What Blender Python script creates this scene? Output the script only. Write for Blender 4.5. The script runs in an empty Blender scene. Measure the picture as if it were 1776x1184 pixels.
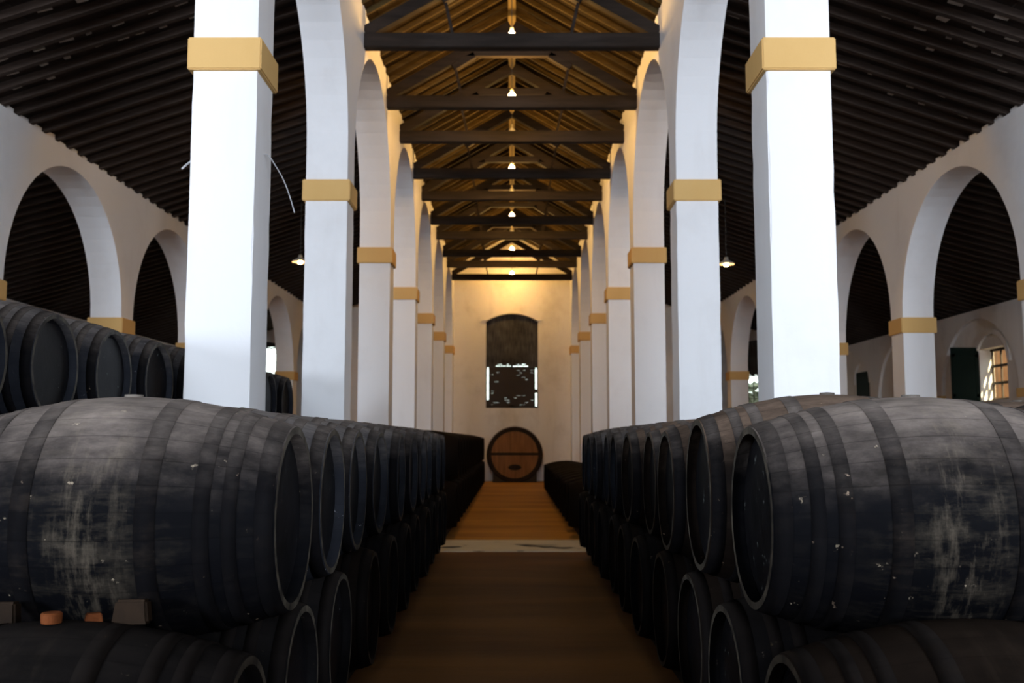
import bpy, bmesh, math, random
from mathutils import Vector, Matrix
from mathutils.geometry import tessellate_polygon
random.seed(7)
SC = bpy.context.scene
COL = SC.collection
EYE = 1.66                      # camera height; most heights below are measured from the eye and get EYE added

# ------------------------------------------------------------------ camera, world, light, exposure
cam = bpy.data.cameras.new('camera'); camo = bpy.data.objects.new('camera', cam); COL.objects.link(camo)
cam.sensor_width = 36; cam.lens = 1760/1776*36
PITCH = math.atan(170/1760)
camo.location = (0.002, 0, EYE); camo.rotation_euler = (math.pi/2 + PITCH, 0, 0)
cam.clip_end = 300
cam.dof.use_dof = True; cam.dof.focus_distance = 5.2; cam.dof.aperture_fstop = 3.2
SC.camera = camo
SC.view_settings.view_transform = 'Standard'; SC.view_settings.look = 'None'
SC.view_settings.exposure = 0.0; SC.view_settings.gamma = 1; SC.view_settings.use_curve_mapping = False

w = bpy.data.worlds.new('world'); SC.world = w; w.use_nodes = True
bg = w.node_tree.nodes['Background']; bg.inputs[0].default_value = (.86, 1, .93, 1); bg.inputs[1].default_value = 3.0

def area(name, loc, size, power, color, rot, shape='RECTANGLE'):
    l = bpy.data.lights.new(name, 'AREA'); l.shape = shape; l.size, l.size_y = size
    l.energy = power; l.color = color
    o = bpy.data.objects.new(name, l); COL.objects.link(o); o.location = loc; o.rotation_euler = rot
    return o
DAY = (.78, .87, 1.0)
YREAR = -22.0
# daylight that enters through the tall openings of the rear wall, behind the camera
area('daylight_rear_nave', (0, YREAR+.1, 7.5), (4.0, 2.4), 1350, DAY, (math.radians(90), 0, 0))
area('daylight_rear_left', (-5.3, YREAR+.1, 5.6), (3.8, 2.0), 2450, DAY, (math.radians(90), 0, 0))
area('daylight_rear_right', (5.3, YREAR+.1, 5.6), (3.8, 2.0), 2450, DAY, (math.radians(90), 0, 0))

# fill lights added at unseen side openings behind the camera to brighten pillar sides
for s_ in (-1, 1):
    area('side_fill', (s_*12.7, -11, 3.5), (6.0, 2.2), 4300, DAY, (math.radians(90), 0, s_*math.radians(90)))
sun = bpy.data.lights.new('sun', 'SUN'); sun.energy = 30; sun.color = (1, .82, .45); sun.angle = .01
suno = bpy.data.objects.new('sun', sun); COL.objects.link(suno)
suno.rotation_euler = Vector((-.20, .72, -.62)).to_track_quat('-Z', 'Y').to_euler()
# ------------------------------------------------------------------ materials
def mat(name, color=(.5, .5, .5), rough=.7, spec=.3):
    m = bpy.data.materials.new(name); m.use_nodes = True
    n = m.node_tree.nodes; b = n['Principled BSDF']
    b.inputs['Base Color'].default_value = (*color, 1); b.inputs['Roughness'].default_value = rough
    b.inputs['Specular IOR Level'].default_value = spec
    return m, m.node_tree, b
def nd(t, typ, **kw):
    x = t.nodes.new(typ)
    for k, v in kw.items(): setattr(x, k, v)
    return x
def noise(t, vec, scale, detail=4, rough=.55):
    x = nd(t, 'ShaderNodeTexNoise'); x.inputs['Scale'].default_value = scale
    x.inputs['Detail'].default_value = detail; x.inputs['Roughness'].default_value = rough
    t.links.new(vec, x.inputs['Vector']); return x.outputs['Fac']
def ramp(t, fac, *stops):
    x = nd(t, 'ShaderNodeValToRGB'); e = x.color_ramp.elements
    while len(e) < len(stops): e.new(.5)
    for i, (p, c) in enumerate(stops):
        e[i].position = p; e[i].color = (*c, 1) if len(c) == 3 else c
    t.links.new(fac, x.inputs[0]); return x.outputs['Color']
def mix(t, fac, a, b, typ='MIX'):
    x = nd(t, 'ShaderNodeMix', data_type='RGBA', blend_type=typ)
    for s, v in ((0, fac), (6, a), (7, b)):
        if hasattr(v, 'is_output'): t.links.new(v, x.inputs[s])
        elif isinstance(v, (int, float)): x.inputs[s].default_value = v
        else: x.inputs[s].default_value = (*v, 1)
    return x.outputs[2]
def math_(t, op, a, b=0.0):
    x = nd(t, 'ShaderNodeMath', operation=op)
    for s, v in ((0, a), (1, b)):
        if hasattr(v, 'is_output'): t.links.new(v, x.inputs[s])
        else: x.inputs[s].default_value = v
    return x.outputs[0]
def mapping(t, vec, scale=(1, 1, 1)):
    x = nd(t, 'ShaderNodeMapping'); x.inputs['Scale'].default_value = scale
    t.links.new(vec, x.inputs['Vector']); return x.outputs[0]
def bump(t, b, h, strength, dist=.01):
    x = nd(t, 'ShaderNodeBump'); x.inputs['Strength'].default_value = strength; x.inputs['Distance'].default_value = dist
    t.links.new(h, x.inputs['Height']); t.links.new(x.outputs[0], b.inputs['Normal'])
def objco(t): return nd(t, 'ShaderNodeTexCoord').outputs['Object']
def geopos(t): return nd(t, 'ShaderNodeNewGeometry').outputs['Position']

def plaster(name, base, stain=(.45, .40, .36), amount=.35, lo=.52, hi=.72):
    m, t, b = mat(name, base, .85, .2)
    p = geopos(t)
    f1 = noise(t, p, .9, 8, .62); f2 = noise(t, p, 9, 6, .6); f3 = noise(t, mapping(t, p, (2.4, 2.4, .35)), 1.2, 6, .6)
    a = math_(t, 'MULTIPLY', ramp(t, f1, (lo, (0, 0, 0)), (hi, (1, 1, 1))), amount)
    c = mix(t, a, base, stain)
    c = mix(t, math_(t, 'MULTIPLY', ramp(t, f3, (.55, (0, 0, 0)), (.75, (1, 1, 1))), amount*.7), c, stain)
    t.links.new(c, b.inputs['Base Color'])
    bump(t, b, math_(t, 'ADD', f1, math_(t, 'MULTIPLY', f2, .25)), .35, .03)
    return m
M = {}
M['white'] = plaster('white_limewash', (.84, .84, .85), amount=.13)
M['aged'] = plaster('aged_limewash', (.72, .69, .66), (.40, .34, .30), .42, .52, .74)
M['ochre'] = plaster('ochre_paint', (.68, .43, .165), (.58, .34, .11), .3)

def wood(name, c1, c2, rough=.7, axis=(1, 1, 1), sc=3.0, spec=.1):
    m, t, b = mat(name, c1, rough, spec)
    p = geopos(t); f = noise(t, mapping(t, p, axis), sc, 7, .65)
    t.links.new(ramp(t, f, (.3, c1), (.72, c2)), b.inputs['Base Color'])
    bump(t, b, f, .3, .01); return m
M['beam'] = wood('dark_truss_timber', (.018, .014, .012), (.038, .029, .024), axis=(.4, 4, 4))
M['rafter'] = wood('brown_rafter_wood', (.055, .036, .013), (.12, .08, .028), axis=(.5, 5, 5), sc=2)
M['deck'] = wood('roof_deck', (.014, .009, .004), (.04, .025, .009), axis=(1, 2, 1), sc=2.2)
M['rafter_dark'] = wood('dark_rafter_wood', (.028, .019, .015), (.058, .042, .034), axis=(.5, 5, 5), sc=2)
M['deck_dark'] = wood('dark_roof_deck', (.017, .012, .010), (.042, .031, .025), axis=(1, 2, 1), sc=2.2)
M['ridge'] = wood('ridge_board', (.20, .145, .06), (.32, .24, .11), axis=(4, .4, 4), sc=2)
M['block'] = wood('chock_wood', (.012, .007, .004), (.03, .017, .009), sc=9)
M['paleblock'] = wood('pale_bung_wood', (.07, .06, .052), (.15, .13, .11), sc=14)
M['cork'] = wood('orange_cork', (.13, .038, .011), (.22, .065, .02), sc=30)
M['skid'] = wood('skid_timber', (.03, .022, .017), (.06, .045, .033), sc=4)
M['shutter'] = mat('dark_green_shutter', (.006, .013, .010), .6, .08)[0]
M['iron'] = mat('dark_iron', (.02, .018, .016), .5)[0]
M['frame'] = mat('dark_window_wood', (.025, .016, .012), .6)[0]
M['wire'] = mat('grey_wire', (.45, .45, .47), .4)[0]
M['socket'] = mat('lamp_socket', (.5, .42, .25), .4)[0]
M['enamel'] = mat('enamel_shade', (.42, .42, .40), .35, .5)[0]
M['chip'] = plaster('mortar', (.36, .32, .28), amount=.5)
def blind_mat():
    m, t, b = mat('esparto_blind', (.05, .045, .04), .9)
    p = geopos(t); f = noise(t, mapping(t, p, (14, 1, .8)), 2.2, 6, .6); g = noise(t, p, 1.6, 5)
    c = mix(t, ramp(t, g, (.35, (0, 0, 0)), (.65, (1, 1, 1))), ramp(t, f, (.35, (.010, .010, .012)), (.7, (.045, .044, .046))), ramp(t, f, (.35, (.03, .031, .034)), (.7, (.10, .10, .11))))
    t.links.new(c, b.inputs['Base Color']); bump(t, b, f, .6, .02); return m
M['blind'] = blind_mat()
def glow(name, col, s):
    m, t, b = mat(name, col); b.inputs['Emission Color'].default_value = (*col, 1); b.inputs['Emission Strength'].default_value = s; return m
M['bulb'] = glow('lit_bulb', (1, .56, .16), 1000)
M['bulb_side'] = glow('lit_bulb_side', (1, .55, .2), 70)
M['bulb_off'] = mat('unlit_bulb', (.7, .66, .55), .2, .5)[0]
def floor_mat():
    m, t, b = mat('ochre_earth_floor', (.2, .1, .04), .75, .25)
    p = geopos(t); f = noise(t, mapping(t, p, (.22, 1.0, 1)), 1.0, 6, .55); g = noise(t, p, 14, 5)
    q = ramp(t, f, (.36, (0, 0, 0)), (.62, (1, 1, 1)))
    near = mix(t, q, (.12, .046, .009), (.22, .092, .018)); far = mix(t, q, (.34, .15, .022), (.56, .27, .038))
    sp = nd(t, 'ShaderNodeSeparateXYZ'); t.links.new(p, sp.inputs[0])     # lamp light put into the colour: much brighter beyond the cross aisle
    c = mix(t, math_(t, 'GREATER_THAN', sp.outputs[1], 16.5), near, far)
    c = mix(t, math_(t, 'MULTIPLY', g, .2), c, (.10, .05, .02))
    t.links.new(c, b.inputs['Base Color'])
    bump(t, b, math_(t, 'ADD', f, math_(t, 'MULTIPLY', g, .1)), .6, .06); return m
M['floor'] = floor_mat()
def strip_mat():
    m, t, b = mat('pale_stone_strip', (.3, .27, .2), .7)
    p = geopos(t); f = noise(t, mapping(t, p, (.7, 1.3, 1)), 1.3, 5, .6)
    t.links.new(ramp(t, f, (.39, (.04, .035, .03)), (.43, (.62, .56, .42)), (.8, (.75, .68, .52))), b.inputs['Base Color']); return m
M['strip'] = strip_mat()
M['brick'] = wood('neighbour_wall', (.13, .055, .02), (.20, .10, .045), sc=1.5)
M['foliage'] = wood('outside_hedge', (.10, .12, .08), (.42, .45, .36), sc=3)

def barrel_mat(name, body, dust, spots, stain=True, rough=.5):
    # local X = barrel axis; dust has settled on the upper side, drips run down from the bung
    m, t, b = mat(name, body, rough, .03)
    co = objco(t); oi = nd(t, 'ShaderNodeObjectInfo').outputs['Random']
    cmb = nd(t, 'ShaderNodeCombineXYZ'); o10 = math_(t, 'MULTIPLY', oi, 37.0)
    for i in range(3): t.links.new(o10, cmb.inputs[i])
    va = nd(t, 'ShaderNodeVectorMath', operation='ADD'); t.links.new(co, va.inputs[0]); t.links.new(cmb.outputs[0], va.inputs[1])
    v = va.outputs[0]
    sp = nd(t, 'ShaderNodeSeparateXYZ'); t.links.new(co, sp.inputs[0]); X, Y, Z = sp.outputs
    ang = math_(t, 'ARCTAN2', Y, Z)
    st = math_(t, 'MULTIPLY', math_(t, 'ADD', ang, 3.1416), 30/6.2832)
    fr = math_(t, 'FRACT', st); seam = math_(t, 'LESS_THAN', fr, .045)
    wn = nd(t, 'ShaderNodeTexWhiteNoise', noise_dimensions='2D'); cb = nd(t, 'ShaderNodeCombineXYZ')
    t.links.new(math_(t, 'FLOOR', st), cb.inputs[0]); t.links.new(o10, cb.inputs[1]); t.links.new(cb.outputs[0], wn.inputs[0])
    n1 = noise(t, mapping(t, v, (1, 2.2, 2.2)), 3.2, 8, .68)
    n2 = noise(t, mapping(t, v, (7, 1, 1)), 3.0, 7, .7)
    n3 = noise(t, v, 26, 4, .6)
    n4 = noise(t, v, 5.5, 8, .75)
    c = mix(t, math_(t, 'MULTIPLY', wn.outputs[0], .3), body, tuple(x*1.9 for x in body))
    # settled dust on the top, broken up by noise
    up = ramp(t, math_(t, 'ADD', math_(t, 'MULTIPLY', Z, 1.0), math_(t, 'MULTIPLY', math_(t, 'SUBTRACT', n1, .5), .5)), (.05, (0, 0, 0)), (.58, (1, 1, 1)))
    up = math_(t, 'POWER', up, 2.3)
    c = mix(t, math_(t, 'MULTIPLY', up, .95), c, dust)
    # scuffs and chalky stains, strongest around the middle of the cask
    mid = ramp(t, math_(t, 'ABSOLUTE', X), (.0, (1, 1, 1)), (.42, (.12, .12, .12)))
    n5 = noise(t, mapping(t, v, (.8, 5, 5)), 2.6, 9, .78)
    sc = ramp(t, math_(t, 'MULTIPLY', n5, math_(t, 'ADD', n4, .42)), (.43, (0, 0, 0)), (.66, (1, 1, 1)))
    if stain:
        c = mix(t, math_(t, 'MULTIPLY', math_(t, 'MULTIPLY', sc, mid), .15), c, spots)
        drip = ramp(t, math_(t, 'MULTIPLY', n2, math_(t, 'ADD', n4, .5)), (.50, (0, 0, 0)), (.68, (1, 1, 1)))
        nar = ramp(t, math_(t, 'ABSOLUTE', X), (.05, (1, 1, 1)), (.20, (0, 0, 0)))
        c = mix(t, math_(t, 'MULTIPLY', math_(t, 'MULTIPLY', drip, nar), .22), c, spots)
    w_ = ramp(t, n3, (.67, (0, 0, 0)), (.72, (1, 1, 1)))
    w2 = ramp(t, n4, (.5, (0, 0, 0)), (.6, (1, 1, 1)))
    c = mix(t, math_(t, 'MULTIPLY', math_(t, 'MULTIPLY', w_, w2), .8), c, tuple(min(1, x*2.4) for x in spots))
    c = mix(t, math_(t, 'MULTIPLY', seam, .35), c, tuple(x*.5 for x in body))
    t.links.new(c, b.inputs['Base Color'])
    t.links.new(math_(t, 'ADD', rough-.05, math_(t, 'MULTIPLY', n1, .45)), b.inputs['Roughness'])
    bump(t, b, math_(t, 'SUBTRACT', math_(t, 'MULTIPLY', n1, .7), seam), .35, .008)
    return m
M['cask'] = barrel_mat('black_painted_staves', (.0026, .0027, .0036), (.37, .305, .265), (.22, .18, .13))
M['cask_brown'] = barrel_mat('worn_brown_staves', (.006, .0042, .0034), (.30, .21, .155), (.30, .21, .14))
M['cask_blue'] = barrel_mat('chalky_blue_black_staves', (.011, .012, .0155), (.30, .26, .235), (.24, .24, .25))
M['cask_low'] = barrel_mat('shaded_black_staves', (.0032, .003, .0033), (.024, .020, .018), (.05, .04, .03))  # stave copies with darkened tops: shade of the upper tier put into the colour
M['cask_low_brown'] = barrel_mat('shaded_brown_staves', (.0055, .0038, .003), (.026, .018, .013), (.05, .035, .025))
M['hoop_low'] = barrel_mat('shaded_hoop_iron', (.005, .004, .0038), (.020, .016, .014), (.05, .035, .02))  # hoop copy darkened the same way for bottom-tier shade
M['hoop'] = barrel_mat('dark_hoop_iron', (.0036, .0034, .004), (.24, .20, .175), (.15, .11, .08), rough=.6)
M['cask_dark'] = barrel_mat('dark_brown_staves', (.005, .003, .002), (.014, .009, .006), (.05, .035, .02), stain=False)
def small(name, a, b_, sc_, sp_=None, rough=.55, thr=.66):
    m, t, b = mat(name, a, rough, .08)
    co = objco(t); oi = nd(t, 'ShaderNodeObjectInfo').outputs['Random']
    cmb = nd(t, 'ShaderNodeCombineXYZ'); o10 = math_(t, 'MULTIPLY', oi, 31.0)
    for i in range(3): t.links.new(o10, cmb.inputs[i])
    va = nd(t, 'ShaderNodeVectorMath', operation='ADD'); t.links.new(co, va.inputs[0]); t.links.new(cmb.outputs[0], va.inputs[1])
    n1 = noise(t, va.outputs[0], sc_, 7, .65); c = ramp(t, n1, (.38, a), (.7, b_))
    if sp_:
        n2 = noise(t, va.outputs[0], 17, 6, .7); c = mix(t, ramp(t, n2, (thr, (0, 0, 0)), (thr+.06, (1, 1, 1))), c, sp_)
    t.links.new(c, b.inputs['Base Color']); bump(t, b, n1, .3, .01); return m
M['head'] = small('black_barrel_head', (.003, .003, .0035), (.008, .0075, .009), 4, (.10, .11, .105), .45, .635)
M['rim'] = small('worn_stave_ends', (.018, .016, .014), (.09, .078, .06), 9)
M['tun'] = wood('tun_staves', (.015, .009, .006), (.03, .018, .01), sc=3)
M['tun_head'] = wood('tun_head_oak', (.15, .07, .026), (.28, .13, .05), axis=(9, 1, .6), sc=1.2)

# ------------------------------------------------------------------ helpers
def link(name, me, m, parent=None):
    o = bpy.data.objects.new(name, me); COL.objects.link(o)
    if m is not None and len(me.materials) == 0:
        for x in (m if isinstance(m, (list, tuple)) else [m]): me.materials.append(M[x] if isinstance(x, str) else x)
    if parent: o.parent = parent
    return o
def bm_mesh(bm, name, smooth=False):
    bmesh.ops.recalc_face_normals(bm, faces=bm.faces[:])
    me = bpy.data.meshes.new(name); bm.to_mesh(me); bm.free()
    if smooth:
        for p in me.polygons: p.use_smooth = True
    return me
def box(bm, x0, x1, y0, y1, z0, z1, mtx=None, mi=0):
    vs = [bm.verts.new((x, y, z)) for x in (x0, x1) for y in (y0, y1) for z in (z0, z1)]
    if mtx is not None:
        for v in vs: v.co = mtx @ v.co
    for f in ((0, 1, 3, 2), (4, 6, 7, 5), (0, 4, 5, 1), (2, 3, 7, 6), (0, 2, 6, 4), (1, 5, 7, 3)):
        bm.faces.new([vs[i] for i in f]).material_index = mi
    return vs
def rbox(bm, x0, x1, y0, y1, z0, z1, bev=.01, mi=0, segs=2):
    vs = box(bm, x0, x1, y0, y1, z0, z1, mi=mi)
    es = list({e for v in vs for e in v.link_edges})
    bmesh.ops.bevel(bm, geom=es, offset=bev, segments=segs, affect='EDGES')
def bar(bm, a, b, wx, wz, up=Vector((0, 0, 1))):
    a = Vector(a); b = Vector(b); d = (b-a); L = d.length; d.normalize()
    s = d.cross(up); s = s.normalized() if s.length > 1e-6 else Vector((1, 0, 0)); u = s.cross(d)
    mt = Matrix((s, d, u)).transposed().to_4x4(); mt.translation = a
    box(bm, -wx/2, wx/2, 0, L, -wz/2, wz/2, mt)
def extr(bm, loops, plane, a, b, mi=0):
    """polygon with holes (2D loops) extruded between a and b. plane: 'yz' -> x runs a..b, 'xz' -> y runs a..b"""
    tri = tessellate_polygon([[Vector((p[0], p[1], 0)) for p in l] for l in loops])
    flat = [p for l in loops for p in l]
    def mk(p, t): return (t, p[0], p[1]) if plane == 'yz' else (p[0], t, p[1])
    A = [bm.verts.new(mk(p, a)) for p in flat]; B = [bm.verts.new(mk(p, b)) for p in flat]
    for t in tri:
        try:
            bm.faces.new([A[i] for i in t]).material_index = mi; bm.faces.new([B[i] for i in reversed(t)]).material_index = mi
        except ValueError: pass
    k = 0
    for l in loops:
        n = len(l)
        for i in range(n):
            j = (i+1) % n
            bm.faces.new([A[k+i], A[k+j], B[k+j], B[k+i]]).material_index = mi
        k += n
def tag(o, label, cat, group=None):
    o['label'] = label; o['category'] = cat
    if group: o['group'] = group
    return o
def empty(name, loc, label, cat, group=None, rot=(0, 0, 0)):
    o = bpy.data.objects.new(name, None); COL.objects.link(o); o.location = loc; o.rotation_euler = rot
    o.empty_display_size = .1
    return tag(o, label, cat, group)
def struct(name, me, m):
    o = link(name, me, m); o['kind'] = 'structure'; return o
def lathe(prof, segs, closed=False, axis='X'):
    bm = bmesh.new(); rings = []
    for (t, r) in prof:
        if r < 1e-5: rings.append([bm.verts.new((t, 0, 0) if axis == 'X' else (0, 0, t))]); continue
        rings.append([bm.verts.new((t, r*math.sin(2*math.pi*i/segs), r*math.cos(2*math.pi*i/segs)) if axis == 'X' else
                                   (r*math.cos(2*math.pi*i/segs), r*math.sin(2*math.pi*i/segs), t)) for i in range(segs)])
    n = len(rings)
    for k in range(n if closed else n-1):
        a = rings[k]; b = rings[(k+1) % n]
        for i in range(segs):
            j = (i+1) % segs
            if len(a) == 1 and len(b) == 1: continue
            if len(a) == 1: f = bm.faces.new([a[0], b[i], b[j]])
            elif len(b) == 1: f = bm.faces.new([a[i], b[0], a[j]])
            else: f = bm.faces.new([a[i], b[i], b[j], a[j]])
            f.material_index = 0
    return bm
ORD = ['nearest', 'second nearest', 'third', 'fourth', 'fifth', 'sixth', 'seventh', 'eighth', 'ninth', 'tenth', 'eleventh', 'twelfth', 'thirteenth', 'fourteenth', 'fifteenth', 'sixteenth', 'seventeenth']
NTH = ['first', 'second'] + ORD[2:]

# ------------------------------------------------------------------ measurements
XI, PW = 2.38, .60            # nave pillars: inner face, width
BAY, P0 = 5.2, 9.2            # pillar spacing, nearest visible pillar
XA, XO = 7.60, 12.8           # side arcade inner face, outer wall
YE = 41.2                     # end wall
SP = EYE+3.74                 # top of the ochre band in the nave
SPA = EYE+2.36                # top of the ochre band of the side arcades
NTOP = EYE+6.90; ATOP = EYE+4.96; OTOP = EYE+3.55
SL1 = .33; SL2 = (ATOP-OTOP)/(XO-XA)
PY = [3.7]+[P0+BAY*k for k in range(0, 7)]   # front faces of the pillars, first one is beside the camera

# ------------------------------------------------------------------ floor
bm = bmesh.new()
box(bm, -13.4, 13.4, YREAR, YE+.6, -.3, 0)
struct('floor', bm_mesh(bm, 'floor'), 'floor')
bm = bmesh.new(); box(bm, -7.2, 7.2, 15.3, 17.0, -.02, .012)
struct('trim_1', bm_mesh(bm, 'trim_1'), 'strip')

# ------------------------------------------------------------------ arcades
def arc(c, zc, rx, rz, n=28):
    return [(c - rx*math.cos(math.pi*i/n), zc + rz*math.sin(math.pi*i/n)) for i in range(n+1)]
def arcade_outline(y0, y1, zs, zc, rz, top, crown=None):
    pts = [(y1, zs), (y1, top), (y0, top), (y0, zs)]
    for k in range(len(PY)-1):
        a, b = PY[k]+PW, PY[k+1]
        pts.append((a, zs))
        pts += arc((a+b)/2, zc, (b-a)/2, rz)
        pts.append((b, zs))
    out = []
    for p in pts:
        if not out or (abs(p[0]-out[-1][0])+abs(p[1]-out[-1][1])) > 1e-4: out.append(p)
    return out
RY = [8.9+.45*i for i in range(71)]     # rafters
def teeth(bm, xa, xb, z, rafters, h, seed):
    rnd = random.Random(seed)
    for i in range(len(rafters)-1):
        a, b = rafters[i]+.05, rafters[i+1]-.05
        hh = h*rnd.uniform(.5, 1.1); w0 = rnd.uniform(0, .1)
        vs = box(bm, xa, xb, a+w0, b-rnd.uniform(0, .12), z-.05, z+hh)
        for v in vs:
            if v.co.z > z: v.co.y += rnd.uniform(-.03, .03); v.co.z += rnd.uniform(-.02, .02)
bev = None
for s, side in ((-1, 'left'), (1, 'right')):
    bm = bmesh.new()
    ol = arcade_outline(PY[0], YE, SP, EYE+4.20, 2.30, NTOP)
    a, b = sorted((s*XI, s*(XI+PW)))
    extr(bm, [ol], 'yz', a, b); box(bm, a, b, YREAR, PY[0]-.001, EYE+6.3, NTOP)
    c, d = sorted((s*(XI+.006), s*(XI+.22)))
    teeth(bm, c, d, NTOP, RY, .08, 3+s)
    struct('wall_nave_'+side, bm_mesh(bm, 'wall_nave_'+side), 'white')
    bm = bmesh.new()
    ol = arcade_outline(PY[0], YE, SPA, SPA+.0, 2.30, ATOP)
    a, b = sorted((s*XA, s*(XA+PW)))
    extr(bm, [ol], 'yz', a, b)
    c, d = sorted((s*(XA+.006), s*(XA+.2)))
    teeth(bm, c, d, ATOP, RY, .07, 13+s)
    struct('wall_arcade_'+side, bm_mesh(bm, 'wall_arcade_'+side), 'white')

def pillar(name, x, s, y, h, bt, cat_label, group, depth=PW, m='white', seed=0, fine=False):
    t = empty(name, (x+s*PW/2, y+depth/2, 0), cat_label, 'pillar', group)
    bm = bmesh.new()
    if fine:
        rnd = random.Random(seed); n = 26; rings = []
        for k in range(n+1):
            z = h*k/n; r = []
            for (cx, cy) in ((-1, -1), (1, -1), (1, 1), (-1, 1)):
                r.append(bm.verts.new((cx*(PW/2+rnd.uniform(-.003, .004)*(1 if 0 < k < n else 0)), cy*(depth/2+rnd.uniform(-.003, .003)*(1 if 0 < k < n else 0)), z)))
            rings.append(r)
        for k in range(n):
            for i in range(4):
                j = (i+1) % 4; bm.faces.new([rings[k][i], rings[k][j], rings[k+1][j], rings[k+1][i]])
        bm.faces.new(rings[0][::-1]); bm.faces.new(rings[-1])
        es = [e for e in bm.edges if abs(e.verts[0].co.z-e.verts[1].co.z) > .01]
        bmesh.ops.bevel(bm, geom=es, offset=.012, segments=2, affect='EDGES')
    else:
        box(bm, -PW/2, PW/2, -depth/2, depth/2, 0, h)
    link('shaft', bm_mesh(bm, 'shaft'), m, t)
    bm = bmesh.new(); e = .045
    rbox(bm, -PW/2-e, PW/2+e, -depth/2-e, depth/2+e, bt, h, .012)
    link('ochre_band', bm_mesh(bm, 'ochre_band'), 'ochre', t)
    return t
for s, side in ((-1, 'left'), (1, 'right')):
    for k, y in enumerate(PY):
        if k == 0: lab = f'white square arcade pillar with ochre band on the {side}, level with the viewer'
        elif k == 7: lab = f'white pillar with ochre band against the end wall, {side} of the central aisle'
        else: lab = f'{ORD[k-1]} white square pillar with ochre band, {side} side of the central aisle'
        dep = YE-y if k == 7 else PW
        pillar('pillar', s*XI, s, y, SP, SP-.31, lab, f'tall white pillars along the {side} of the central aisle', dep, seed=k+7*s, fine=k in (1, 2))
    for k, y in enumerate(PY):
        if k < 1: continue
        lab = f'{ORD[k-1]} low white pillar with ochre band in the far {side} side arcade'
        if k == 7: lab = f'low white pillar with ochre band joining the end wall in the far {side} arcade'
        dep = YE-y if k == 7 else PW
        pillar('arcade_pillar', s*XA, s, y, SPA, SPA-.30, lab, f'low white pillars of the far {side} arcade', dep)

# ------------------------------------------------------------------ outer walls, end wall, rear wall
def rect(a, b, c, d): return [(a, c), (b, c), (b, d), (a, d)]
WR = [(26.15, 27.7), (36.3, 37.6)]
for s, side in ((-1, 'left'), (1, 'right')):
    bm = bmesh.new()
    loops = [rect(YREAR, YE+.5, 0, OTOP)]
    holes = WR if s > 0 else []
    loops.append(rect(-14, -8, 2.4, 4.6))  # unseen opening added for the side fill light
    for (a, b) in holes: loops.append(rect(a, b, EYE+1.05, EYE+2.45))
    a, b = sorted((s*XO, s*(XO+.4))); extr(bm, loops, 'yz', a, b)
    # blind arches in low relief, one to a bay, and rings over the windows
    base = EYE+1.28
    pts = [(YE, OTOP-.02), (PY[1], OTOP-.02), (PY[1], 0)]
    for k in range(1, len(PY)-1):
        pts += [(PY[k]+PW, 0)] + arc((PY[k]+PW+PY[k+1])/2, base, (BAY-PW)/2, 2.0) + [(PY[k+1], 0)]
    pts += [(YE, 0)]
    a, b = sorted((s*(XO-.10), s*(XO+.01))); extr(bm, [pts], 'yz', a, b)
    for (wa, wb) in (WR if s > 0 else [(26.15, 27.7), (36.3, 37.6)]):
        c = (wa+wb)/2; r = (wb-wa)/2+.12
        ring = arc(c, EYE+2.02, r+.14, .92, 20) + arc(c, EYE+2.02, r, .78, 20)[::-1]
        a, b = sorted((s*(XO-.07), s*(XO+.01))); extr(bm, [ring], 'yz', a, b)
    struct('wall_outer_'+side, bm_mesh(bm, 'wall_outer_'+side), 'aged')
    bm = bmesh.new()
    for k in range(1, len(PY)):
        y = PY[k]; a, b = sorted((s*(XO-.15), s*XO)); box(bm, a, b, y-.05, y+PW+.05, base-.22, base)
    struct('trim_2' if s < 0 else 'trim_3', bm_mesh(bm, 'trim'), 'ochre')

# end wall, with one tall segment headed opening per aisle
def seg_arch(c, hw, z0, z1, rise, n=14):
    p = [(c-hw, z0)]
    for i in range(n+1):
        u = -1+2*i/n; p.append((c+hw*u, z1-rise*u*u))
    return p + [(c+hw, z0)]
def roofline(x):
    x = abs(x)
    if x < XI+PW: return NTOP+.25+(XI+PW-x)*.58
    if x < XA: return ATOP+.16+(XA-x)*SL1
    return ATOP+.16-(x-XA)*SL2
gw = [(-13.2, 0)] + [(x, roofline(x)) for x in (-13.2, -XA, -2.981, -2.979, 0, 2.979, 2.981, XA, 13.2)] + [(13.2, 0)]
WINS = [(.0, 1.06, EYE+1.27, EYE+5.12), (-10.1, .95, EYE+1.35, EYE+3.98), (10.1, .95, EYE+1.35, EYE+4.05), (-5.3, .9, EYE+1.3, EYE+4.2), (5.3, .9, EYE+1.3, EYE+4.2)]
bm = bmesh.new()
extr(bm, [gw] + [seg_arch(c, hw, z0, z1, .32)[::-1] for c, hw, z0, z1 in WINS], 'xz', YE, YE+.5)
for c, hw, z0, z1 in WINS[:1]:      # raised hood over the window
    o_ = [(c+(hw+.16)*u, z1+.14-.38*u*u) for u in [-1+i/8 for i in range(17)]]
    i_ = [(c+(hw+.0)*u, z1+.0-.32*u*u) for u in [-1+i/8 for i in range(17)]]
    extr(bm, [o_+i_[::-1]], 'xz', YE-.09, YE+.01)
struct('wall_end', bm_mesh(bm, 'wall_end'), 'aged')

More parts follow.
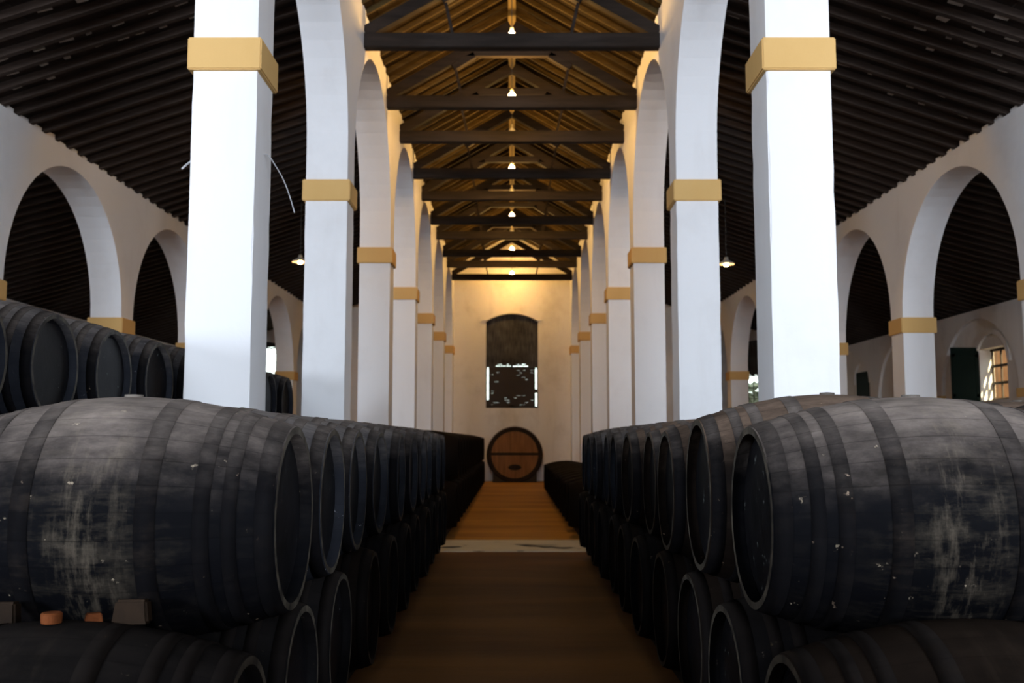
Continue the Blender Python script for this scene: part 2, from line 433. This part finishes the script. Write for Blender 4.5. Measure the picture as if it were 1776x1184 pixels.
def bars(parent, c, hw, z0, z1, y, nv, nh, m='iron', th=.02):
    bm = bmesh.new()
    for i in range(nv):
        x = c-hw+2*hw*(i+.5)/nv; box(bm, x-th/2, x+th/2, y-th/2, y+th/2, z0, z1)
    for i in range(nh):
        z = z0+(z1-z0)*(i+.5)/nh; box(bm, c-hw, c+hw, y-th, y+th, z-th/2, z+th/2)
    return link('iron_grille', bm_mesh(bm, 'iron_grille'), m, parent)
n_w = 0
def wobble_panel(name, c, hw, z0, z1, y, rise, th, m, parent, seed, raggd=.03):
    rnd = random.Random(seed); n = 24; bm = bmesh.new()
    top = [(c+hw*(-1+2*i/n), z1-rise*((-1+2*i/n)**2)) for i in range(n+1)]
    bot = [(c+hw*(-1+2*i/n), z0+rnd.uniform(-raggd, raggd)*.6-(.13 if (abs(i/n-.5) > .30 or abs(i/n-.5) < .03) else 0)) for i in range(n+1)]
    extr(bm, [bot+top[::-1]], 'xz', y, y+th)
    return link(name, bm_mesh(bm, name), m, parent)
def end_window(c, hw, z0, z1, blind_z, idx, open_bottom=False, blind_top=None):
    e = bpy.data.objects.new(f'window_{idx}', None); COL.objects.link(e); e['kind'] = 'structure'; e.location = (c, YE, z0)
    def fix(o): o.location = (-c, -YE, -z0); return o
    bm = bmesh.new()
    for (a, b) in ((c-hw, c-hw+.04), (c+hw-.04, c+hw)): box(bm, a, b, YE+.20, YE+.26, z0, z1-.31)
    box(bm, c-hw, c+hw, YE+.20, YE+.26, z0, z0+.07)
    box(bm, c-hw, c+hw, YE+.20, YE+.26, blind_z-.05, blind_z+.0)
    box(bm, c-.03, c+.03, YE+.20, YE+.26, z0, blind_z)
    fix(link('window_frame', bm_mesh(bm, 'window_frame'), 'frame', e))
    fix(bars(e, c, hw, z0, blind_z, YE+.32, 9, 6))
    if blind_top is None: fix(wobble_panel('reed_blind', c, hw-.005, blind_z-.0, z1-.0, YE+.12, .32, .03, 'blind', e, idx))
    else: fix(wobble_panel('reed_blind', c, hw-.005, blind_top, z1-.0, YE+.12, .32, .03, 'blind', e, idx))
    if not open_bottom:
        # two louvred shutter leaves that leave slits of daylight at the jambs and at the top
        bm = bmesh.new(); box(bm, c-hw, c-hw+.16, YE+.15, YE+.17, z0, z0+.34); box(bm, c+hw-.14, c+hw, YE+.15, YE+.17, z0+.62, z0+.78); box(bm, c+hw-.14, c+hw, YE+.15, YE+.17, z0, z0+.08)
        fix(link('patch_board', bm_mesh(bm, 'patch_board'), 'frame', e))
        for q, (a, b) in enumerate(((c-hw+.13, c-.02), (c+.02, c+hw-.11))):
            bm = bmesh.new(); rnd = random.Random(q+idx)
            zt = blind_z-.075-.01*q
            for (u, v) in ((a, a+.07), (b-.07, b)): box(bm, u, v, YE+.14, YE+.18, z0+.04, zt)
            nz = 17
            for i in range(nz):
                z = z0+.04+(zt-z0-.1)*i/nz; g = .004
                ns = 7; wd = (b-a-.14)/ns
                for j in range(ns):
                    low = .0035 if rnd.random() < .16 else -.004
                    box(bm, a+.07+wd*j, a+.07+wd*(j+1), YE+.145, YE+.165, z, z+(zt-z0-.1)/nz-low)
            for z in (z0+.04, (z0+zt)/2, zt-.07): box(bm, a, b, YE+.14, YE+.18, z, z+.07)
            fix(link('shutter_leaf', bm_mesh(bm, 'shutter_leaf'), 'frame', e))
    return e
end_window(*WINS[0], EYE+3.05, 1)
end_window(*WINS[1], EYE+3.75, 2, True)
end_window(*WINS[2], EYE+2.62, 3, True)
end_window(*WINS[3], EYE+3.5, 4); end_window(*WINS[4], EYE+3.5, 5)

# windows of the right outer wall
for q, (a, b) in enumerate(WR):
    e = bpy.data.objects.new(f'window_{6+q}', None); COL.objects.link(e); e['kind'] = 'structure'
    e.location = (XO, (a+b)/2, EYE+1.05)
    inv = (-XO, -(a+b)/2, -(EYE+1.05)); z0, z1 = EYE+1.05, EYE+2.45
    bm = bmesh.new()
    for i in range(4):
        y = a+(b-a)*i/3; y = min(max(y, a+.03), b-.03); box(bm, XO+.33, XO+.37, y-.025, y+.025, z0, z1)
    for i in range(4):
        z = z0+(z1-z0)*i/3; z = min(max(z, z0+.03), z1-.03); box(bm, XO+.30, XO+.36, a, b, z-.035, z+.035)
    o = link('window_frame', bm_mesh(bm, 'window_frame'), 'frame', e); o.location = inv
    bm = bmesh.new()
    for i in range(5):
        y = a+(b-a)*(i+.5)/5; box(bm, XO+.385, XO+.395, y-.006, y+.006, z0, z1)
    o = link('iron_grille', bm_mesh(bm, 'iron_grille'), 'iron', e); o.location = inv
    bm = bmesh.new(); 
    if q == 0:
        rbox(bm, XO-.78, XO-.02, b+.0, b+.05, z0-.03, z1+.06, .008)
        for z in (z0+.1, z1-.2): box(bm, XO-.76, XO-.04, b-.012, b+.0, z, z+.09)
        box(bm, XO-.76, XO-.68, b-.012, b, z0, z1); box(bm, XO-.12, XO-.04, b-.012, b, z0, z1)
    else:
        rbox(bm, XO-.03, XO+.02, a, b, z0-.03, z1, .008)
        for z in (z0+.1, z1-.2): box(bm, XO-.045, XO-.03, a+.05, b-.05, z, z+.09)
    o = link('shutter_leaf', bm_mesh(bm, 'shutter_leaf'), 'shutter', e); o.location = inv

# rear wall behind the camera, with the openings that let the daylight in
RW = [rect(-2.0, 2.0, 6.3, 8.7), rect(-7.2, -3.4, 4.6, 6.6), rect(3.4, 7.2, 4.6, 6.6)]
bm = bmesh.new()
extr(bm, [gw]+[r[::-1] for r in RW], 'xz', YREAR-.4, YREAR)
struct('wall_rear', bm_mesh(bm, 'wall_rear'), 'aged')

# ------------------------------------------------------------------ roofs
RISE = .58
def slab(bm, x0, z0, x1, z1, y0, y1, th):
    vs = [bm.verts.new(p) for p in [(x0, y0, z0), (x1, y0, z1), (x1, y0, z1+th), (x0, y0, z0+th), (x0, y1, z0), (x1, y1, z1), (x1, y1, z1+th), (x0, y1, z0+th)]]
    for f in ((0, 1, 2, 3), (7, 6, 5, 4), (0, 4, 5, 1), (1, 5, 6, 2), (2, 6, 7, 3), (3, 7, 4, 0)): bm.faces.new([vs[i] for i in f])
def roof(name, x0, z0, x1, z1, m_deck, m_raf, rw=.09, rh=.11, gap=None):
    """deck lies rh above the line through the wall tops; rafters fill that gap"""
    y0, y1 = YREAR, YE+.3
    bm = bmesh.new()
    # boarding: overlapping rows of tiles / boards seen from below
    L = math.hypot(x1-x0, z1-z0); n = max(3, int(L/.42)); dx = (x1-x0)/n; dz = (z1-z0)/n
    for i in range(n):
        for (ya, yb) in ([(y0, y1)] if not gap or i in (0, n-1) else [(y0, gap[0]), (gap[1], y1)]):
            slab(bm, x0+dx*i, z0+dz*i+rh+.0, x0+dx*(i+1), z0+dz*(i+1)+rh+(.018 if i % 2 else .0), ya, yb, .06)
    o = struct(name, bm_mesh(bm, name), m_deck)
    me = None
    for y in RY:
        if me is None:
            bm = bmesh.new()
            vs = [bm.verts.new(p) for p in [(0, -rw/2, 0), (x1-x0, -rw/2, z1-z0), (x1-x0, -rw/2, z1-z0+rh+.005), (0, -rw/2, rh+.005),
                                            (0, rw/2, 0), (x1-x0, rw/2, z1-z0), (x1-x0, rw/2, z1-z0+rh+.005), (0, rw/2, rh+.005)]]
            for f in ((0, 1, 2, 3), (7, 6, 5, 4), (0, 4, 5, 1), (1, 5, 6, 2), (2, 6, 7, 3), (3, 7, 4, 0)): bm.faces.new([vs[i] for i in f])
            me = bm_mesh(bm, 'rafter')
        r = link('rafter', me, m_raf, o); r.location = (x0, y, z0)
    return o
for s, side in ((-1, 'left'), (1, 'right')):
    roof('ceiling_nave_'+side, s*(XI+PW), NTOP-.348+.05, s*.06, NTOP+(XI-.06)*RISE+.05, 'deck', 'rafter', .055, .10)
    roof('ceiling_aisle_'+side, s*(XI+PW+.0), ATOP+(XA-XI-PW)*SL1, s*(XA+.05), ATOP-.015, 'deck_dark', 'rafter_dark')
    roof('ceiling_outer_'+side, s*(XA+.06), ATOP-.02, s*(XO+.4), ATOP-.02-(XO+.34-XA)*SL2, 'deck_dark', 'rafter_dark')
RIDGE = NTOP+(XI-.06)*RISE
bm = bmesh.new(); box(bm, -.075, .075, YREAR, YE, RIDGE-.10, RIDGE+.24); box(bm, -.35, .35, YREAR, YE+.3, RIDGE+.17, RIDGE+.36)
struct('trim_4', bm_mesh(bm, 'trim'), 'ridge')
# loose pale mortar between the roof tiles of the side aisles
for s, side, rows in ((-1, 'left', [(12.72, 5.6, 6.4, .36), (13.62, 4.6, 7.1, .34), (14.07, 4.6, 7.3, .33), (14.52, 6.8, 7.5, .33)]),
                      (1, 'right', [(13.17, 5.8, 6.9, .36), (13.62, 5.2, 7.0, .33), (15.42, 5.2, 6.9, .5), (14.97, 3.4, 5.4, .9), (15.87, 6.1, 7.3, .5), (14.07, 6.0, 7.4, .7), (12.72, 5.4, 6.6, .5)])):
    rnd = random.Random(5); bm = bmesh.new()
    for (y, xa, xb, st) in rows:
        x = xa
        while x < xb:
            z = ATOP+(XA-x)*SL1
            L = rnd.uniform(.06, .2); W = rnd.uniform(.012, .045)*(1.6 if y < 13.3 else 1)
            mt = Matrix.Translation((s*x, y+rnd.uniform(-.03, .03)-.02, z+.085)) @ Matrix.Rotation(s*math.atan(SL1), 4, 'Y') @ Matrix.Rotation(rnd.uniform(-.15, .15), 4, 'Z')
            box(bm, -L/2, L/2, -W, W, -.012, .02, mt)
            x += st*rnd.uniform(.7, 1.5)
    o = link('mortar_chips', bm_mesh(bm, 'mortar_chips'), 'chip', bpy.data.objects['ceiling_aisle_'+side]); o['kind'] = 'stuff'; o['label'] = 'pale crumbs of mortar between the roof boards'

# ------------------------------------------------------------------ trusses and lamps
TIE = EYE+6.28
TY = []
for k in range(1, 7): TY += [PY[k]+.3+BAY*0+1.15, PY[k+1]+.3-1.15] if k < 7 else []
TY = [15.87, 18.85, 21.07, 24.05, 26.3, 29.3, 31.5, 34.6, 36.75, 39.75]
def truss(y, label):
    t = empty('roof_truss', (0, y, TIE), label, 'roof truss', 'timber trusses spanning the central aisle')
    E_ = XI+.01
    bm = bmesh.new(); rbox(bm, -E_-.0, E_, -.10, .10, 0, .235, .012); link('tie_beam', bm_mesh(bm, 'tie_beam'), 'beam', t)
    for s in (-1, 1):
        bm = bmesh.new(); bar(bm, (s*(E_-.02), 0, .26), (s*.03, 0, .26+(E_-.05)*RISE), .15, .19); link('principal_rafter', bm_mesh(bm, 'principal_rafter'), 'beam', t)
        bm = bmesh.new(); bar(bm, (s*.95, 0, .2), (s*1.12, 0, .26+(E_-1.12)*RISE-.02), .05, .05); link('strut', bm_mesh(bm, 'strut'), 'beam', t)
        bm = bmesh.new(); bar(bm, (s*.72, 0, 1.05), (s*1.12, 0, .80), .14, .12); link('brace', bm_mesh(bm, 'brace'), 'beam', t)
        
    bm = bmesh.new(); box(bm, -.86, .86, -.07, .07, 1.02, 1.17); link('collar_beam', bm_mesh(bm, 'collar_beam'), 'beam', t)
LIT = (0, 1, 3, 5, 7, 9)
for i, y in enumerate(TY):
    truss(y, f'{ORD[i]} dark timber truss across the central aisle roof' if i < 9 else 'dark timber truss closest to the end wall')
    lit = i in LIT
    lz = TIE+.285
    ly = y+.12 if i else y+.16
    t = empty('pendant_bulb', (0, ly, lz), (f'glowing warm bulb hanging at the {ORD[i]} roof truss' if i < 9 else 'glowing warm bulb hanging at the last roof truss, near the end wall') if lit else f'unlit bulb hanging at the {ORD[i]} roof truss', 'lamp', 'bulbs hanging along the central ridge')
    bm = lathe([(-.075, 0), (-.07, .035), (-.045, .062), (-.005, .075), (.035, .062), (.065, .035), (.075, .022)], 16, axis='Z')
    link('bulb', bm_mesh(bm, 'bulb', True), 'bulb' if lit else 'bulb_off', t)
    bm = lathe([(.06, .001), (.062, .03), (.14, .03), (.16, .012), (.16, .0)], 12, axis='Z'); link('socket', bm_mesh(bm, 'socket', True), 'socket', t)
    bm = bmesh.new(); box(bm, -.006, .006, -.006, .006, .155, RIDGE-.1-lz); link('cord', bm_mesh(bm, 'cord'), 'iron', t)
def dish_lamp(x, y, z, label):
    t = empty('dish_lamp', (x, y, z), label, 'lamp', 'enamel dish lamps in the side aisles')
    bm = lathe([(.0, .20), (.03, .19), (.07, .12), (.10, .06), (.17, .045), (.18, 0), (.16, 0), (.15, .035), (.09, .05), (.06, .11), (.02, .18)], 28, axis='Z')
    link('shade', bm_mesh(bm, 'shade', True), 'enamel', t)
    bm = lathe([(-.05, 0), (-.045, .04), (-.01, .065), (.03, .05), (.06, .02), (.08, 0)], 14, axis='Z'); link('bulb', bm_mesh(bm, 'bulb', True), 'bulb_side', t)
    top = ATOP+(XA-abs(x))*SL1 if abs(x) < XA else ATOP-(abs(x)-XA)*SL2
    bm = bmesh.new(); box(bm, -.008, .008, -.008, .008, .17, top-z+.12); link('cord', bm_mesh(bm, 'cord'), 'iron', t)
dish_lamp(-5.13, 24.3, EYE+4.28, 'grey dish lamp with glowing bulb hanging in the left side aisle')
dish_lamp(5.13, 24.0, EYE+4.17, 'grey dish lamp with glowing bulb hanging in the right side aisle')

# ------------------------------------------------------------------ casks
R_, r_, HL = .484, .362, .665
def prof(x): return R_-(R_-r_)*(abs(x)/HL)**1.9
def make_meshes():
    D = {}
    bm = lathe([(-HL, r_-.028)]+[(-HL+2*HL*i/26, prof(-HL+2*HL*i/26)) for i in range(27)]+[(HL, r_-.028), (HL-.06, r_-.03)], 72)
    D['body'] = bm_mesh(bm, 'staves', True)
    D['body'].materials.append(M['cask']); D['body'].materials.append(M['rim'])
    for p in D['body'].polygons:
        c = p.center
        if abs(c.x) > HL-.0005: p.material_index = 1; p.use_smooth = False
    for i, (c, w_) in enumerate(((.225, .072), (.415, .055), (.51, .05), (.628, .062))):
        for s in (-1, 1):
            a, b = s*(c-w_/2), s*(c+w_/2)
            e = .0035
            bm = lathe([(a, prof(a)-.004), (a, prof(a)+e), (b, prof(b)+e), (b, prof(b)-.004)], 72)
            D['hoop', i, s] = bm_mesh(bm, 'hoop'); D['hoop', i, s].materials.append(M['hoop'])
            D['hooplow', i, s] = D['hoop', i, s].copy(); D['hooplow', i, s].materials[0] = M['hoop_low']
            for q in ('hoop', 'hooplow'):
                for p in D[q, i, s].polygons: p.use_smooth = abs(p.normal.x) < .8
    for s in (-1, 1):
        bm = lathe([(s*(HL-.045), 0), (s*(HL-.045), r_-.06), (s*(HL-.055), r_-.026)], 64)
        D['head', s] = bm_mesh(bm, 'head'); D['head', s].materials.append(M['head'])
    bm = lathe([(R_-.02, 0), (R_-.02, .04), (R_+.008, .036), (R_+.010, .0)], 20, axis='Z'); D['bung'] = bm_mesh(bm, 'bung'); D['bung'].materials.append(M['paleblock'])
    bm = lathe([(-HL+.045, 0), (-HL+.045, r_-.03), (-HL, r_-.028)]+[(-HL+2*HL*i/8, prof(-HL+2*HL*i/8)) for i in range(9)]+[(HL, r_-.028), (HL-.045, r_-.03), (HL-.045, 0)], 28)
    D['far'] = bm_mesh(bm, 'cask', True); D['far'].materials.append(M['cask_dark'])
    for p in D['far'].polygons:
        if abs(p.normal.x) > .8: p.use_smooth = False
    return D
D = make_meshes()
D['blue'] = D['body'].copy(); D['blue'].materials[0] = M['cask_blue']
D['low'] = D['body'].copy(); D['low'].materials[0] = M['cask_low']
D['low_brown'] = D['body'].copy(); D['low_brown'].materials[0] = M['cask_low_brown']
D['body_brown'] = D['body'].copy(); D['body_brown'].materials[0] = M['cask_brown']
rc = random.Random(11)
def cask(x, y, z, label, group=None, brown=False, scale=1.0, low=False, blue=False, roll=0.0, rz=0.0):
    t = empty('cask', (x, y, z), label, 'barrel', group, (roll, 0, rz))
    if scale != 1: t.scale = (1, scale, scale)
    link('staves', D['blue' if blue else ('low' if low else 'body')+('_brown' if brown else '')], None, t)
    for i in range(4):
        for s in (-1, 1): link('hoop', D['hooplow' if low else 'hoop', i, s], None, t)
    for s in (-1, 1): link('head', D['head', s], None, t)
    if not low: link('bung', D['bung'], None, t)
    return t
def far_cask(x, y, z, label, group, m=None):
    o = link('cask', D['far'], None); o.location = (x, y, z); o.rotation_euler = (rc.uniform(-.3, .3), 0, 0)
    return tag(o, label, 'barrel', group)
HU, HD = EYE-.311, EYE-.311-.80
SX = {-1: .93, 1: .965}
# foreground stacks beside the central aisle, two tiers
for s, side, y0, sp in ((-1, 'left', 4.13, 1.10), (1, 'right', 4.15, 1.075)):
    for k in range(10):
        lab = f'{ORD[k]} black oak cask in the upper tier of the {side} aisle stack'
        if s < 0 and k == 0: lab = 'large black cask filling the left foreground, top tier, chalky scuffs round its middle'
        if s > 0 and k == 0: lab = 'large black cask filling the right foreground, top tier, white flecks near its head'
        if s > 0 and k == 1: lab = 'brown dusty cask just behind the big right foreground cask, upper tier'
        sc = 1.05 if (s > 0 and k == 1) else 1.0
        y = y0+sp*k+rc.uniform(-.02, .02)*(k > 0)
        cask(s*(SX[s]+HL-(.06 if s < 0 and k == 0 else 0))+(rc.uniform(-.025, .025) if k else 0), y, HU+(.034 if sc > 1 else 0), lab, f'upper tier casks of the {side} aisle stack',
             brown=(s > 0 and k in (1, 2, 3, 4)), blue=(s < 0 and k > 0) or (s > 0 and k > 4), scale=sc, roll=rc.uniform(-.12, .12) if k else 0, rz=rc.uniform(-.02, .02) if k else 0)
    for k in range(11):
        lab = f'{ORD[k]} dark oak cask in the bottom tier of the {side} aisle stack'
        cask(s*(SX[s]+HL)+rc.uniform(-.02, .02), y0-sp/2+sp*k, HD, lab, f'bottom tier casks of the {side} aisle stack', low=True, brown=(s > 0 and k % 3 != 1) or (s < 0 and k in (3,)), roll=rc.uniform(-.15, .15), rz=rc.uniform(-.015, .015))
# stacks beyond the cross aisle
for k in range(17):
    far_cask(-(.94+HL), 17.5+1.1*k, HD, f'dark cask in the bottom tier of the far left stack, {NTH[k]} from the cross aisle', 'bottom tier casks beyond the cross aisle, left')
for k in range(16):
    far_cask(-(.94+HL), 18.05+1.1*k, HU, f'dark cask in the upper tier of the far left stack, {NTH[k]} from the cross aisle', 'upper tier casks beyond the cross aisle, left')
for k in range(13):
    far_cask(.97+HL, 17.6+1.1*k, HD, f'dark cask in the single low row at far right, {NTH[k]} from the cross aisle', 'single low row of casks beyond the cross aisle, right')
# three tier stack in the left side aisle
SAX = -(3.15+HL)
for k in range(-1, 8):
    y = 7.0+1.04*k
    lab = {-1: 'black cask cut by the left edge of the view, top tier, side aisle stack', 0: 'large dusty cask high on the left, top tier of the side aisle stack',
           1: 'dusty cask high on the left, second of the three before the near pillar', 2: 'dusty cask high on the left, closest to the near pillar',
           6: 'dark cask seen between the first two left pillars, nearer of the two', 7: 'dark cask seen between the first two left pillars, end of the top tier'}.get(k, f'{ORD[max(k-3,0)]} of the side aisle top tier casks hidden behind the near left pillar')
    cask(SAX, y, EYE+.50, lab, 'top tier casks in the left side aisle', blue=True, roll=rc.uniform(-.2, .2))
for k in range(-1, 9):
    far_cask(SAX, 6.48+1.04*k, EYE+.50-.815, f'black cask in the middle tier of the left side aisle stack, {NTH[k+1]} from the viewer', 'middle tier casks in the left side aisle')
for k in range(-1, 10):
    far_cask(SAX, 5.96+1.04*k, EYE+.50-1.63, f'black cask in the bottom tier of the left side aisle stack, {NTH[k+1]} from the viewer', 'bottom tier casks in the left side aisle')
# right side aisle, two tiers
for k in range(8):
    cask(3.13+HL, 6.55+1.08*k, EYE-.20, 'brown dusty cask behind the right foreground cask at the right edge' if k == 0 else f'{ORD[k]} cask in the top tier of the right side aisle stack', 'top tier casks in the right side aisle', brown=True)
for k in range(9):
    far_cask(3.13+HL, 6.01+1.08*k, EYE-.20-.81, f'dark cask in the bottom tier of the right side aisle stack, {NTH[k]} from the viewer', 'bottom tier casks in the right side aisle')
# unseen stacks added behind the viewer to keep low daylight off casks and floor
for s, side in ((-1, 'left'), (1, 'right')):
    for k in range(7):
        for q, (z, dy) in enumerate(((HD, 0), (HU, .55), (HU+.80, 0))):
            if k > 4 and q > 1: continue
            far_cask(s*(.97+HL), -6.8+1.1*k+dy, z, f'dark cask of the light-blocking stack added behind the viewer, {side} of the aisle', f'casks added behind the viewer to block light, {side}')
    
# skids below the bottom tiers
def skids(x, y0, y1, top, label):
    for dx in (-.42, .42):
        bm = bmesh.new(); rbox(bm, -.06, .06, 0, y1-y0, 0, top, .01)
        o = link('skid', bm_mesh(bm, 'skid'), 'skid'); o.location = (x+dx, y0, 0); tag(o, label+(' near its inner side' if dx*x < 0 else ' near its outer side'), 'beam')
zr = prof(.42)
skids(-(.94+HL), 3.0, 15.1, HD-zr, 'long dark timber under the casks left of the central aisle')
skids(.97+HL, 3.0, 15.1, HD-zr, 'long dark timber under the casks right of the central aisle')
skids(-(.94+HL), 17.0, 35.6, HD-zr, 'long dark timber under the far left casks past the cross aisle')
skids(.97+HL, 17.1, 31.3, HD-zr, 'long dark timber under the far right casks past the cross aisle')
skids(-(.97+HL), -7.4, .9, HD-zr, 'long dark timber under the added left casks behind the viewer')
skids(.97+HL, -7.4, .9, HD-zr, 'long dark timber under the added right casks behind the viewer')
skids(SAX, 4.4, 15.1, EYE+.50-1.63-zr, 'long dark timber under the side aisle stack on the left')
skids(3.13+HL, 5.5, 15.2, EYE-1.01-zr, 'long dark timber under the side aisle stack on the right')

# chocks, loose bungs
def block(name, loc, size, m, label, cat, rot=(0, 0, 0)):
    bm = bmesh.new(); a, b, c = (q/2 for q in size); rbox(bm, -a, a, -b, b, -c, c, min(a, b, c)*.25)
    for v in bm.verts:
        if v.co.z > 0: v.co.x *= .86
    o = link(name, bm_mesh(bm, name), m); o.location = loc; o.rotation_euler = rot; return tag(o, label, cat)
def cork(loc, r, h, m, label, rot=(0, 0, 0)):
    bm = lathe([(-h/2, 0), (-h/2, r*.95), (-h*.4, r), (h*.35, r*1.04), (h/2, r*.9), (h/2, 0)], 22, axis='Z')
    o = link('cork_bung', bm_mesh(bm, 'cork_bung'), m); o.location = loc; o.rotation_euler = rot; return tag(o, label, 'bung')

cork((-1.575, 3.55, HD+R_+.020), .034, .036, 'cork', 'orange cork bung lying on the lowest foreground cask, left')
block('wood_chock', (-1.34, 3.665, HD+R_+.022), (.125, .075, .085), 'block', 'brown wooden chock wedged between the left foreground casks', 'wedge', (-.1, 0, .1))
block('wood_chock', (-1.475, 3.66, HD+R_+.0), (.06, .04, .035), 'cork', 'small orange splinter lying beside the chock on the left foreground cask', 'wedge', (0, 0, .5))
block('wood_chock', (-1.79, 3.67, HD+R_+.01), (.09, .07, .09), 'block', 'dim wooden chock under the big left foreground cask, near the left edge', 'wedge', (-.1, 0, .1))
# bent wire on the near left pillar
def wire(name, pts, r, label):
    cu = bpy.data.curves.new(name, 'CURVE'); cu.dimensions = '3D'; cu.bevel_depth = r; cu.bevel_resolution = 2
    sp_ = cu.splines.new('NURBS'); sp_.points.add(len(pts)-1); sp_.use_endpoint_u = True; sp_.order_u = 3
    for i, p in enumerate(pts): sp_.points[i].co = (*p, 1)
    dg = bpy.data.objects.new(name, cu); COL.objects.link(dg)
    me = bpy.data.meshes.new_from_object(dg.evaluated_get(bpy.context.evaluated_depsgraph_get()))
    bpy.data.objects.remove(dg); o = link(name, me, 'wire'); return tag(o, label, 'wire')
wire('bent_wire', [(-XI-.05, 9.5, EYE+2.72), (-XI+.04, 9.5, EYE+2.73), (-2.31, 9.55, EYE+2.68), (-2.17, 9.6, EYE+2.45), (-2.09, 9.6, EYE+2.17)], .0055, 'stiff grey wire curving down from the nearest left pillar')
wire('wire_stub', [(-XI-PW+.05, 9.3, EYE+2.64), (-XI-PW-.03, 9.3, EYE+2.60), (-XI-PW-.11, 9.3, EYE+2.52)], .010, 'short grey wire end on the outer side of the nearest left pillar')

# ------------------------------------------------------------------ the big tun before the end wall
t = empty('great_tun', (.11, YE-.75, 0), 'huge round cask standing on end before the end wall', 'barrel')
t['label'] = 'huge cask with brown oak face on a cradle against the end wall'
TZ, TR = EYE-.59, 1.08
def tp(x): return TR-.0-(.02)*0 + .0
bm = lathe([(-.55, TR-.16), (-.55, TR-.02), (-.25, TR+.03), (.25, TR+.03), (.55, TR-.02), (.55, TR-.16), (.44, TR-.17), (.44, 0)], 80)
me = bm_mesh(bm, 'staves', True)
o = link('staves', me, 'tun', t); o.rotation_euler = (0, 0, -math.pi/2); o.location = (0, 0, TZ)
for p in me.polygons:
    if abs(p.normal.x) > .7: p.use_smooth = False
bm = lathe([(0, 0), (0, TR-.15), (.04, TR-.15), (.04, 0)], 64); o = link('tun_head', bm_mesh(bm, 'tun_head'), 'tun_head', t); o.rotation_euler = (0, 0, -math.pi/2); o.location = (0, -.46, TZ)
for xx in (-.40, .40):
    bm = lathe([(xx-.04, TR-.02), (xx-.04, TR+.025), (xx+.04, TR+.025), (xx+.04, TR-.02)], 64); o = link('hoop', bm_mesh(bm, 'hoop'), 'hoop', t); o.rotation_euler = (0, 0, -math.pi/2); o.location = (0, 0, TZ)
bm = bmesh.new(); rbox(bm, -TR+.16, TR-.16, -.54, -.47, TZ-.02, TZ+.08, .015); link('head_bar', bm_mesh(bm, 'head_bar'), 'tun', t)
bm = bmesh.new(); pts = arc(0, 0, .26, .12, 12)+[(.26*math.cos(-math.pi*i/12), -.10*math.sin(math.pi*i/12)) for i in range(1, 12)]
extr(bm, [[(p[0], p[1]+TZ-.50) for p in pts]], 'xz', -.53, -.45); link('hatch', bm_mesh(bm, 'hatch'), 'tun', t)
bm = bmesh.new(); lo = [(-.86, 0), (-.86, .42)] + [(TR*math.sin(a), TZ-(TR+.03)*math.cos(a)) for a in [(-.80+i*.1) for i in range(17)]] + [(.86, .42), (.86, 0)]
for ya in (-.5, .3): extr(bm, [lo[::-1]], 'xz', ya, ya+.2)
link('cradle', bm_mesh(bm, 'cradle'), 'skid', t)

# ------------------------------------------------------------------ outside the windows
bm = bmesh.new(); rnd = random.Random(3)
for i in range(1500):
    x, z = rnd.uniform(8.3, 13), rnd.uniform(0, 4.02); r = rnd.uniform(.10, .22)
    m_ = Matrix.Translation((x, 43.4+rnd.uniform(-.35, .35), z)) @ Matrix.Rotation(rnd.uniform(0, 6), 4, 'X') @ Matrix.Rotation(rnd.uniform(0, 6), 4, 'Y')
    box(bm, -r, r, -r*.5, r*.5, -.01, .01, m_)
o = tag(link('hedge', bm_mesh(bm, 'hedge'), 'foliage'), 'pale hedge outside the far right end window', 'hedge'); o['kind'] = 'stuff'
bm = bmesh.new(); box(bm, 16.6, 17.0, 14, 48, -.3, 6.5); struct('wall_neighbour', bm_mesh(bm, 'wall_neighbour'), 'brick')
bm = bmesh.new(); box(bm, -40, 40, YE+.7, 80, -.35, -.05); box(bm, 13.5, 40, -10, YE+.7, -.35, -.05); struct('floor_outside', bm_mesh(bm, 'floor_outside'), 'chip')
